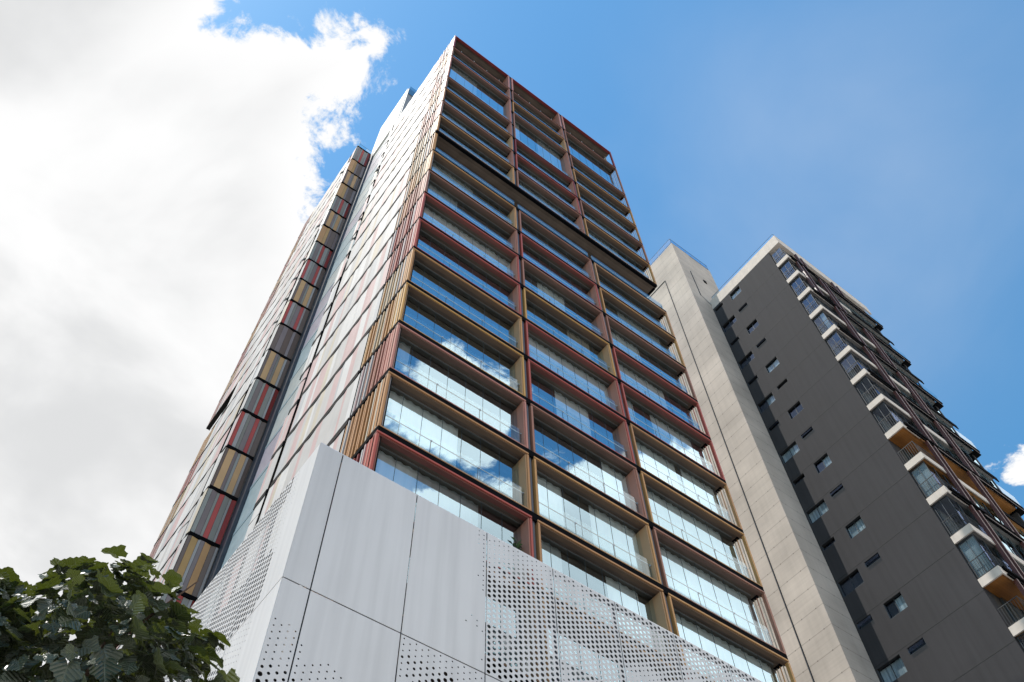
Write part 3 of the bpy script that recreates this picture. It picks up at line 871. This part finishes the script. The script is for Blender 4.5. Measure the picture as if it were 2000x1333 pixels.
# ================================================================ DARK GREY APARTMENT BLOCK
dk = thing('grey_apartment_block', 'dark grey rendered apartment block with staggered small windows and pale edged corner balconies, far right', 'building', W3(2.85, .875, GZ))
DF = .22485
H0 = 5.167
DX, DYF, DYB = 2.85, .875, 1.42
RENDER = mat('dark_grey_render', (0.047, 0.044, 0.046), 0.9, 0, 0.14, 0.25, 0.3, 0.25, 0.14, None, 9)
REVEAL = mat('window_reveal', (0.02, 0.02, 0.02), 0.8)
BAND = mat('pale_stone_band', (0.62, 0.54, 0.47), 0.8, 0, 0.10, 1.5, 0.4, 0.2, 0.08)
BROWN = mat('brown_steel', (0.10, 0.035, 0.028), 0.45, 0.0, 0.15, 2)
TIMBER = planks('timber_soffit', (0.36, 0.15, 0.035), 0.14, 1, 0.5, 0.4)
# openings on the left wall: (y0, y1, height, kind) by storey
ops = []
NF = 24
for k in range(NF):
    hz = H0 - DF * k
    if hz < .2: break
    if k % 2 == 0:
        ops.append((1.160, 1.250, hz, .080, 'w')); ops.append((1.316, 1.392, hz, .034, 's'))
    else:
        ops.append((1.165, 1.243, hz, .034, 's')); ops.append((1.280, 1.394, hz, .082, 'w'))
# wall with real openings: tile it in strips by storey
t_w = .018
b = MB()
ycuts = sorted({DYF, DYB, *[o[0] for o in ops], *[o[1] for o in ops]})
topz = 5.19
zc = topz
rows = {}
for o in ops: rows.setdefault(round(o[2], 4), []).append(o)
levels = sorted(rows.keys(), reverse=True)
zprev = topz
for hz in levels:
    os_ = rows[hz]
    zlow = hz - DF if hz - DF > GZ else GZ
    # strip above the heads of this storey
    b.box(DX, DX + t_w, DYF, DYB, hz, zprev, RENDER)
    cuts = sorted({DYF, DYB, *[o[0] for o in os_], *[o[1] for o in os_]})
    for a, c in zip(cuts[:-1], cuts[1:]):
        o = next((q for q in os_ if q[0] <= (a + c) / 2 <= q[1]), None)
        zt = hz if o is None else hz - o[3]
        b.box(DX, DX + t_w, a, c, zlow + .0, zt, RENDER)
    # shadow joint between storeys
    zprev = zlow
if zprev > GZ: b.box(DX, DX + t_w, DYF, DYB, GZ, zprev, RENDER)
wall = b.build('wall', dk)
b = MB()
for hz in levels:
    b.box(DX - .0006, DX - .0002, DYF, DYB, hz + .0100, hz + .0134, REVEAL)
b.build('wall_joint', wall)
rw = random.Random(21)
for n_, (y0, y1, hz, hh, kind) in enumerate(ops):
    b = MB(); fr = RAILDARK; xg = DX + .0125
    b.box(xg + .012, xg + .014, y0, y1, hz - hh, hz, INTERIOR)
    b.quad(((xg, y0, hz - hh), (xg, y1, hz - hh), (xg, y1, hz), (xg, y0, hz)), G_DARK)
    b.box(DX + .001, xg + .001, y0, y0 + .0015, hz - hh, hz, fr); b.box(DX + .001, xg + .001, y1 - .0015, y1, hz - hh, hz, fr)
    b.box(DX + .0005, xg + .001, y0 + .0015, y1 - .0015, hz - hh, hz - hh + .002, fr)
    b.box(DX + .0005, xg + .001, y0 + .0015, y1 - .0015, hz - .0015, hz, REVEAL)
    if kind == 'w': b.box(xg - .002, xg + .001, (y0 + y1) / 2 - .0015, (y0 + y1) / 2 + .0015, hz - hh + .002, hz - .0015, fr)
    w = b.build('window', dk)
    if kind == 'w' and rw.random() < .75:
        c = MB(); f0, f1 = rw.choice([(0, 1), (0, .5), (.5, 1), (0, 1)])
        ya, yb = y0 + .002 + (y1 - y0 - .004) * f0, y0 + .002 + (y1 - y0 - .004) * f1
        n = 14
        for q in range(n):
            p, p2 = ya + (yb - ya) * q / n, ya + (yb - ya) * (q + 1) / n
            c.quad(((xg + .006 + .0012 * (q % 2), p, hz - hh + .002), (xg + .006 + .0012 * ((q + 1) % 2), p2, hz - hh + .002), (xg + .006 + .0012 * ((q + 1) % 2), p2, hz - .002), (xg + .006 + .0012 * (q % 2), p, hz - .002)), rw.choice([CURTAIN, CURTAIN2]))
        c.build('blind', w)
    if kind == 's' or (kind == 'w' and n_ == 26):
        if rw.random() < .5 or n_ == 26:
            c = MB()
            c.quad(((DX + .001, y0 + .003, hz - .004), (DX + .001, y1 - .003, hz - .004), (DX - .010, y1 - .003, hz - hh + .004), (DX - .010, y0 + .003, hz - hh + .004)), G_DARK)
            c.build('open_sash', w)

# roof band
b = MB()
b.box(DX - .0004, 3.756, .782, DYB - .02, topz, 5.298, BAND)
b.box(DX + .02, 3.74, .80, DYB - .03, 5.2981, 5.300, BLACK)
b.build('roof_band', dk)
b = MB()
for (p, q_) in (((DX + .012, .79), (DX + .012, 1.38)), ((DX + .012, .79), (3.745, .79))):
    b.quad(((p[0], p[1], 5.30), (q_[0], q_[1], 5.30), (q_[0], q_[1], 5.345), (p[0], p[1], 5.345)), rg)
    b.bar(W3(p[0], p[1], 5.347), W3(q_[0], q_[1], 5.347), .02, mat('blue_rail', (0.05, 0.09, 0.15), 0.5))
b.build('roof_railing', dk)

# body behind the balconies and front glazing
FL = [2.305 + DF * k for k in range(-10, 13)]
FL = [z for z in FL if z > GZ + .1]
b = MB()
b.box(DX + t_w + .03, 3.70, DYF + .001, DYB - .001, GZ, topz - .02, INTERIOR)
b.box(3.70, 3.72, .80, DYB, GZ, topz - .001, RENDER)
b.box(DX + t_w, DX + t_w + .03, DYF + .0, DYF + .02, GZ, topz - .001, RENDER)
b.build('block_body', dk)
wood_floors = {2, 5, 9}
for k, z in enumerate(FL):
    zn = z + DF if k < len(FL) - 1 else topz
    idx = round((z - 2.305) / DF)
    even = idx % 2 == 0
    b = MB()
    # pale edge band on the side and the front, soffit behind it
    b.box(DX - .0008, DX + .12 + (.35 if not even else 0), .782, .7865, z - .0375, z, BAND)
    b.box(DX - .0008, DX + .006, .7866, DYF - .001, z - .0375, z, BAND)
    b.box(DX + .006, 3.69, .7866, DYF - .0005, z - .030, z - .002, TIMBER if idx in (4, 0, -1, 3) else mat('balcony_soffit', (0.20, 0.18, 0.165), 0.8))
    b.build('balcony_slab', dk)
    b = MB()
    xs0 = DX + .022; ye = .772 if even else .790
    if even:
        b.box(xs0, 3.748, .7715, .7815, z - .010, z + .004, BLACK)
        b.box(xs0 + .004, 3.742, .7745, .7815, z - .036, z - .0285, BLACK)
        b.box(3.69, 3.744, .7816, .835, z - .034, z - .028, BLACK)
        b.box(3.10, 3.742, .7755, .7814, z - .028, z - .012, mat('brown_fascia', (0.10, 0.07, 0.06), 0.6))
    else:
        b.box(DX + .49, 3.728, .7815, .7865, z - .032, z, BLACK)
    b.build('slab_edge', dk)
    # side railing with upright bars
    hb = .0835
    b = MB(); gm = mat('grey_bars', (0.05, 0.052, 0.055), 0.6, 0.0, 0.1, 3, 0.15)
    b.box(DX + .001, DX + .003, .787, DYF - .004, z + hb - .003, z + hb, gm)
    b.box(DX + .001, DX + .003, .787, DYF - .004, z + .003, z + .005, gm)
    n = 9
    for q in range(n):
        y = .7885 + (DYF - .006 - .7885) * q / (n - 1)
        b.box(DX + .0013, DX + .0027, y - .0007, y + .0007, z + .005, z + hb - .003, gm)
    b.box(DX + .003, DX + .20, .7885, .7900, z + hb - .003, z + hb, gm)
    for q in range(20):
        x = DX + .004 + q * .010
        b.box(x, x + .0014, .7888, .7897, z + .003, z + hb - .003, gm)
    b.build('balcony_railing', dk)
    # glazing of the corner balcony: side sheets and the long front
    void = idx in (3, -1)
    b = MB(); gy0, gy1 = (.800, DYF - .006) if not void else (.866, DYF - .002); gx = DX + (.012 if not void else .10)
    b.quad(((gx, gy0, z), (gx, gy1, z), (gx, gy1, zn - .040), (gx, gy0, zn - .040)), G_DARK)
    for y in (gy0, (gy0 + gy1) / 2, gy1): b.box(gx - .001, gx + .001, y - .0012, y + .0012, z, zn - .039, fr)
    b.box(gx - .0015, gx + .0015, gy0, gy1, zn - .0405, zn - .0385, fr)
    g_ = b.build('corner_glazing', dk)
    cu = (0, 1, 'g') if idx in (0, 2) else ((0, .4, 'g') if idx == 8 else None)
    if cu and not void:
        c = MB(); ya, yb = gy0 + .002, gy0 + (gy1 - gy0) * cu[1]
        n = 16
        for q in range(n):
            p, p2 = ya + (yb - ya) * q / n, ya + (yb - ya) * (q + 1) / n
            c.quad(((gx + .006 + .0012 * (q % 2), p, z), (gx + .006 + .0012 * ((q + 1) % 2), p2, z), (gx + .006 + .0012 * ((q + 1) % 2), p2, zn - .041), (gx + .006 + .0012 * (q % 2), p, zn - .041)), CURTAIN2 if cu[2] == 'g' else CURTAIN)
        c.build('curtain', g_)
    b = MB()
    fy = .800 if not void else .864
    b.quad(((gx, fy, z), (3.12, fy, z), (3.12, fy, zn - .033), (gx, fy, zn - .033)), G_DARK)
    b.quad(((3.12, fy, z), (3.68, fy, z), (3.68, fy, zn - .033), (3.12, fy, zn - .033)), G_WIN)
    n = 12
    for q in range(1, n):
        x = gx + (3.68 - gx) * q / n
        b.box(x - .0015, x + .0015, fy - .002, fy + .002, z, zn - .033, fr)
    b.box(gx + .03, 3.66, .868, .8735, z, zn - .033, mat('room_wall', (0.32, 0.28, 0.25), 0.9))
    b.build('front_glazing', dk)
    b = MB()      # end balustrade, clear glass, on the far right
    b.quad(((3.60, .7735, z + .005), (3.742, .7735, z + .005), (3.742, .7735, z + .08), (3.60, .7735, z + .08)), G_BAL)
    b.quad(((3.742, .7735, z + .005), (3.742, .83, z + .005), (3.742, .83, z + .08), (3.742, .7735, z + .08)), G_BAL)
    if even: b.build('end_balustrade', dk)
# brown steel uprights that shift from one double storey to the next
evens = [z for z in FL if round((z - 2.305) / DF) % 2 == 0] + [topz + .01]
shift = {0: (2.985, 3.33), 1: (3.0, 3.30), 2: (3.36, 3.05), 3: (3.06, 3.34), 4: (3.05, 3.30), 5: (2.915, 3.12)}
for k in range(len(evens) - 1):
    z0, z1 = evens[k] + .0045, evens[k + 1] - .0365
    if z1 - z0 < .05: continue
    a = shift.get(round((evens[k] - 2.305) / DF / 2) % 6, (3.0, 3.3))
    for x in a:
        b = MB()
        b.box(x, x + .010, .7715, .7865, z0, z1, BROWN)
        b.box(x + .0101, x + .050, .7790, .7812, z0, z1, mat('dark_brown_panel', (0.035, 0.016, 0.014), 0.5))
        b.box(x + .050, x + .060, .7715, .7865, z0, z1, BROWN)
        b.build('brown_steel_upright', dk)

# ================================================================ POTTED PLANTS on two balconies
def potted_plant(x, y, z, h, label, seed):
    p0 = W3(x, y, z); t = thing('potted_plant', label, 'potted plant', p0, 'potted plants on the balconies')
    b = MB(); n = 14; prof = [(.10, 0), (.15, .28), (.16, .30), (.14, .30)]; pm = mat('clay_pot', (0.30, 0.22, 0.18), 0.8)
    i = b.mi(pm)
    for r_, zz in prof:
        for k in range(n):
            a = 2 * math.pi * k / n; b.v.append((p0[0] + r_ * math.cos(a), p0[1] + r_ * math.sin(a), p0[2] + .01 + zz))
    for q in range(len(prof) - 1):
        for k in range(n):
            j = (k + 1) % n; b.f.append((q * n + k, q * n + j, q * n + n + j, q * n + n + k)); b.m.append(i)
    b.f.append(tuple(3 * n + k for k in range(n))); b.m.append(i)
    b.build('pot', t)
    r_ = random.Random(seed); b = MB(); gm = mat('plant_green', (0.05, 0.10, 0.03), 0.5, 0, 0.3, 5)
    i = b.mi(gm); c = Vector(p0)
    for k in range(46):
        a = r_.random() * 6.28; hh = r_.uniform(.35, h); L = r_.uniform(.18, .34); d = Vector((math.cos(a), math.sin(a) * .5, r_.uniform(.2, 1.0))).normalized()
        o = c + Vector((0, 0, hh)); s_ = d.cross(Vector((0, 0, 1))).normalized() * .035
        k0 = len(b.v); b.v += [tuple(o), tuple(o + d * L * .5 + s_), tuple(o + d * L + Vector((0, 0, -.05))), tuple(o + d * L * .5 - s_)]
        b.f.append((k0, k0 + 1, k0 + 2, k0 + 3)); b.m.append(i)
    b.build('foliage', t)
    b = MB(); b.bar((p0[0], p0[1], p0[2] + .3), (p0[0] + .02, p0[1], p0[2] + h), .012, mat('plant_stem', (0.08, 0.07, 0.03), 0.8)); b.build('stem', t)


potted_plant(.800, 1.0205, low_z[1] + .001, 1.9, 'tall potted plant at the right end of the lowest red framed balcony', 1)
potted_plant(1.190, 1.0200, up_z[3] + .001, 1.3, 'small green plant at the right end of a tall glazed balcony near the tower top', 2)

# ================================================================ TREE (bottom left, close to the camera)
tree = thing('broadleaf_tree', 'small leafy tree with broad lobed dark green leaves in the lower left corner', 'tree', (.15, 4.45, 0))


def leaf_mat():
    m = bpy.data.materials.new('leaf'); m.use_nodes = True; t = m.node_tree; t.nodes.clear()
    at = N(t, 'ShaderNodeAttribute', attribute_name='tone')
    tc = N(t, 'ShaderNodeTexCoord')
    n = N(t, 'ShaderNodeTexNoise'); n.inputs['Scale'].default_value = 14; n.inputs['Detail'].default_value = 4
    t.links.new(tc.outputs['Object'], n.inputs['Vector'])
    base = ramp(t, at.outputs['Fac'], 0.0, (0.024, 0.042, 0.022), 1.0, (0.15, 0.17, 0.13))
    base = mixc(t, math_n(t, 'MULTIPLY', n.outputs[0], 0.5), base, (0.05, 0.06, 0.045))
    lu = N(t, 'ShaderNodeAttribute', attribute_name='lu'); lv = N(t, 'ShaderNodeAttribute', attribute_name='lv')
    av = math_n(t, 'ABSOLUTE', lv.outputs['Fac'])
    side = math_n(t, 'PINGPONG', math_n(t, 'SUBTRACT', math_n(t, 'MULTIPLY', lu.outputs['Fac'], 6.5), math_n(t, 'MULTIPLY', av, 6.0)), 0.5)
    rib = math_n(t, 'MULTIPLY', av, 12.0, True)
    hgt = math_n(t, 'MINIMUM', math_n(t, 'MULTIPLY', side, 2.0), rib)
    vein = math_n(t, 'LESS_THAN', hgt, 0.16)
    base = mixc(t, math_n(t, 'MULTIPLY', vein, 0.6), base, (0.16, 0.17, 0.12))
    p = N(t, 'ShaderNodeBsdfPrincipled'); p.inputs['Roughness'].default_value = 0.33; t.links.new(base, p.inputs['Base Color'])
    p.inputs['Specular IOR Level'].default_value = 0.5
    bp = N(t, 'ShaderNodeBump'); bp.inputs['Strength'].default_value = 0.8; bp.inputs['Distance'].default_value = 0.006
    n4 = N(t, 'ShaderNodeTexNoise'); n4.inputs['Scale'].default_value = 45; t.links.new(tc.outputs['Object'], n4.inputs['Vector'])
    t.links.new(math_n(t, 'ADD', hgt, math_n(t, 'MULTIPLY', n4.outputs[0], 0.5)), bp.inputs['Height']); t.links.new(bp.outputs[0], p.inputs['Normal'])
    tr = N(t, 'ShaderNodeBsdfTranslucent'); tr.inputs[0].default_value = (0.13, 0.16, 0.012, 1)
    mx = N(t, 'ShaderNodeMixShader'); mx.inputs[0].default_value = 0.22
    t.links.new(p.outputs[0], mx.inputs[1]); t.links.new(tr.outputs[0], mx.inputs[2])
    o = N(t, 'ShaderNodeOutputMaterial'); t.links.new(mx.outputs[0], o.inputs[0])
    return m


LEAF = leaf_mat()
# leaf outline: broad, shallowly five-lobed with toothed edge
def leaf_outline():
    pts = []
    n = 30
    for k in range(n):
        a = 2 * math.pi * k / n
        rr = .42 + .09 * math.cos(a) + .055 * math.cos(5 * a) + .02 * (1 if k % 2 else -1)
        if k in (n // 2,): rr *= .55           # notch at the stalk
        pts.append((rr * math.cos(a) + .18, rr * math.sin(a)))
    return pts


OUT = leaf_outline()


def make_leaves(lobes, count, name, par, seed, smin=.055, smax=.155):
    rr = random.Random(seed); V = []; F = []; T = []; LU = []; LV = []
    wsum = sum(l[3] for l in lobes)
    base = par.location
    for _ in range(count):
        x = rr.random() * wsum; l = lobes[0]
        for l in lobes:
            x -= l[3]
            if x <= 0: break
        c, rad = Vector(l[0]), l[1]
        d = Vector((rr.gauss(0, 1), rr.gauss(0, 1), rr.gauss(0, 1))).normalized()
        q = rr.random() ** .33
        q = .45 + .58 * q if rr.random() < .85 else q
        lump = 1 + .16 * mathutils.noise.noise(d * 2.3 + c) + .10 * mathutils.noise.noise(d * 6 + c * 2)
        p = c + Vector((d.x * rad[0], d.y * rad[1], d.z * rad[2])) * q * lump
        size = rr.uniform(smin, smax) * l[2]
        # leaf plane: faces up and outward, tip hanging
        nrm = (Vector((0, 0, .75)) + d * .75 + Vector((rr.gauss(0, .45), rr.gauss(0, .45), rr.gauss(0, .3)))).normalized()
        tip = (Vector((d.x, d.y, -.55)) + Vector((rr.gauss(0, .5), rr.gauss(0, .5), rr.gauss(0, .3))))
        tip = (tip - nrm * tip.dot(nrm)).normalized(); sid = nrm.cross(tip)
        b0 = len(V); fold = rr.uniform(.08, .35); droop = rr.uniform(.1, .5); tone = rr.random()
        cx = .15
        V.append(tuple(p + tip * size * cx)); T.append(tone); LU.append(cx); LV.append(0.0)
        for (u, v) in OUT:
            h = (abs(v) if len(OUT) else 0) * fold - droop * (u * u) * .6 + .03 * math.sin(v * 30)
            V.append(tuple(p + (tip * u + sid * v + nrm * h) * size)); T.append(tone); LU.append(u); LV.append(v)
        n = len(OUT)
        for k in range(n): F.append((b0, b0 + 1 + k, b0 + 1 + (k + 1) % n))
    V = [(a - base.x, b_ - base.y, c_ - base.z) for a, b_, c_ in V]
    me = bpy.data.meshes.new(name); me.from_pydata(V, [], F); me.materials.append(LEAF)
    at = me.attributes.new('tone', 'FLOAT', 'POINT'); at.data.foreach_set('value', T)
    for an, av_ in (('lu', LU), ('lv', LV)): me.attributes.new(an, 'FLOAT', 'POINT').data.foreach_set('value', av_)
    me.polygons.foreach_set('use_smooth', [True] * len(F)); me.update()
    o = bpy.data.objects.new(name, me); COL.objects.link(o); o.parent = par
    return o


cz = EYE
lobes = [((.52, 4.12, cz + 2.76), (.62, .60, .66), 1.0, 3.2), ((-.35, 4.25, cz + 2.56), (.70, .60, .66), .95, 3.0), ((1.25, 4.10, cz + 2.34), (.52, .50, .66), 1.0, 2.2),
         ((-1.1, 4.35, cz + 2.35), (.7, .6, .6), .9, 1.6), ((.2, 4.5, cz + 2.2), (1.0, .6, .6), 1.0, 1.6)]
make_leaves(lobes, 5600, 'crown', tree, 3)
BARK = mat('bark', (0.10, 0.065, 0.045), 0.9, 0, 0.3, 6, 0.3, 0.6)


def limb(b, pts, rads, n=8):
    """tapered tube through points"""
    rings = []
    for k, p in enumerate(pts):
        p = Vector(p); d = (Vector(pts[min(k + 1, len(pts) - 1)]) - Vector(pts[max(k - 1, 0)])).normalized()
        u = d.cross(Vector((.3, .9, .1))).normalized(); w = d.cross(u); base = len(b.v)
        for q in range(n):
            a = 2 * math.pi * q / n; b.v.append(tuple(p + (u * math.cos(a) + w * math.sin(a)) * rads[k]))
        rings.append(base)
    i = b.mi(BARK)
    for k in range(len(rings) - 1):
        for q in range(n):
            j = (q + 1) % n; b.f.append((rings[k] + q, rings[k] + j, rings[k + 1] + j, rings[k + 1] + q)); b.m.append(i)
    b.f.append(tuple(rings[-1] + q for q in range(n))); b.m.append(i)


b = MB(); limb(b, [(.15, 4.45, 0), (.12, 4.47, 1.1), (.18, 4.42, 2.1), (.20, 4.40, 3.0)], [.085, .07, .06, .045]); b.build('trunk', tree, True)
rr = random.Random(4)
for c, rad, _, _ in lobes:
    b = MB(); st = Vector((.18, 4.42, 2.1 + rr.random() * .9))
    e = Vector(c) + Vector((0, 0, rad[2] * .4)); m_ = st.lerp(e, .5) + Vector((rr.gauss(0, .08), rr.gauss(0, .08), .12))
    limb(b, [tuple(st), tuple(m_), tuple(e)], [.035, .022, .008], 6)
    for _k in range(7):
        f0 = m_.lerp(e, rr.random()); f1 = f0 + Vector((rr.gauss(0, .3) , rr.gauss(0, .25), rr.uniform(.1, .5)))
        limb(b, [tuple(f0), tuple(f0.lerp(f1, .5) + Vector((0, 0, .04))), tuple(f1)], [.012, .008, .004], 5)
    b.build('branch', tree, True)
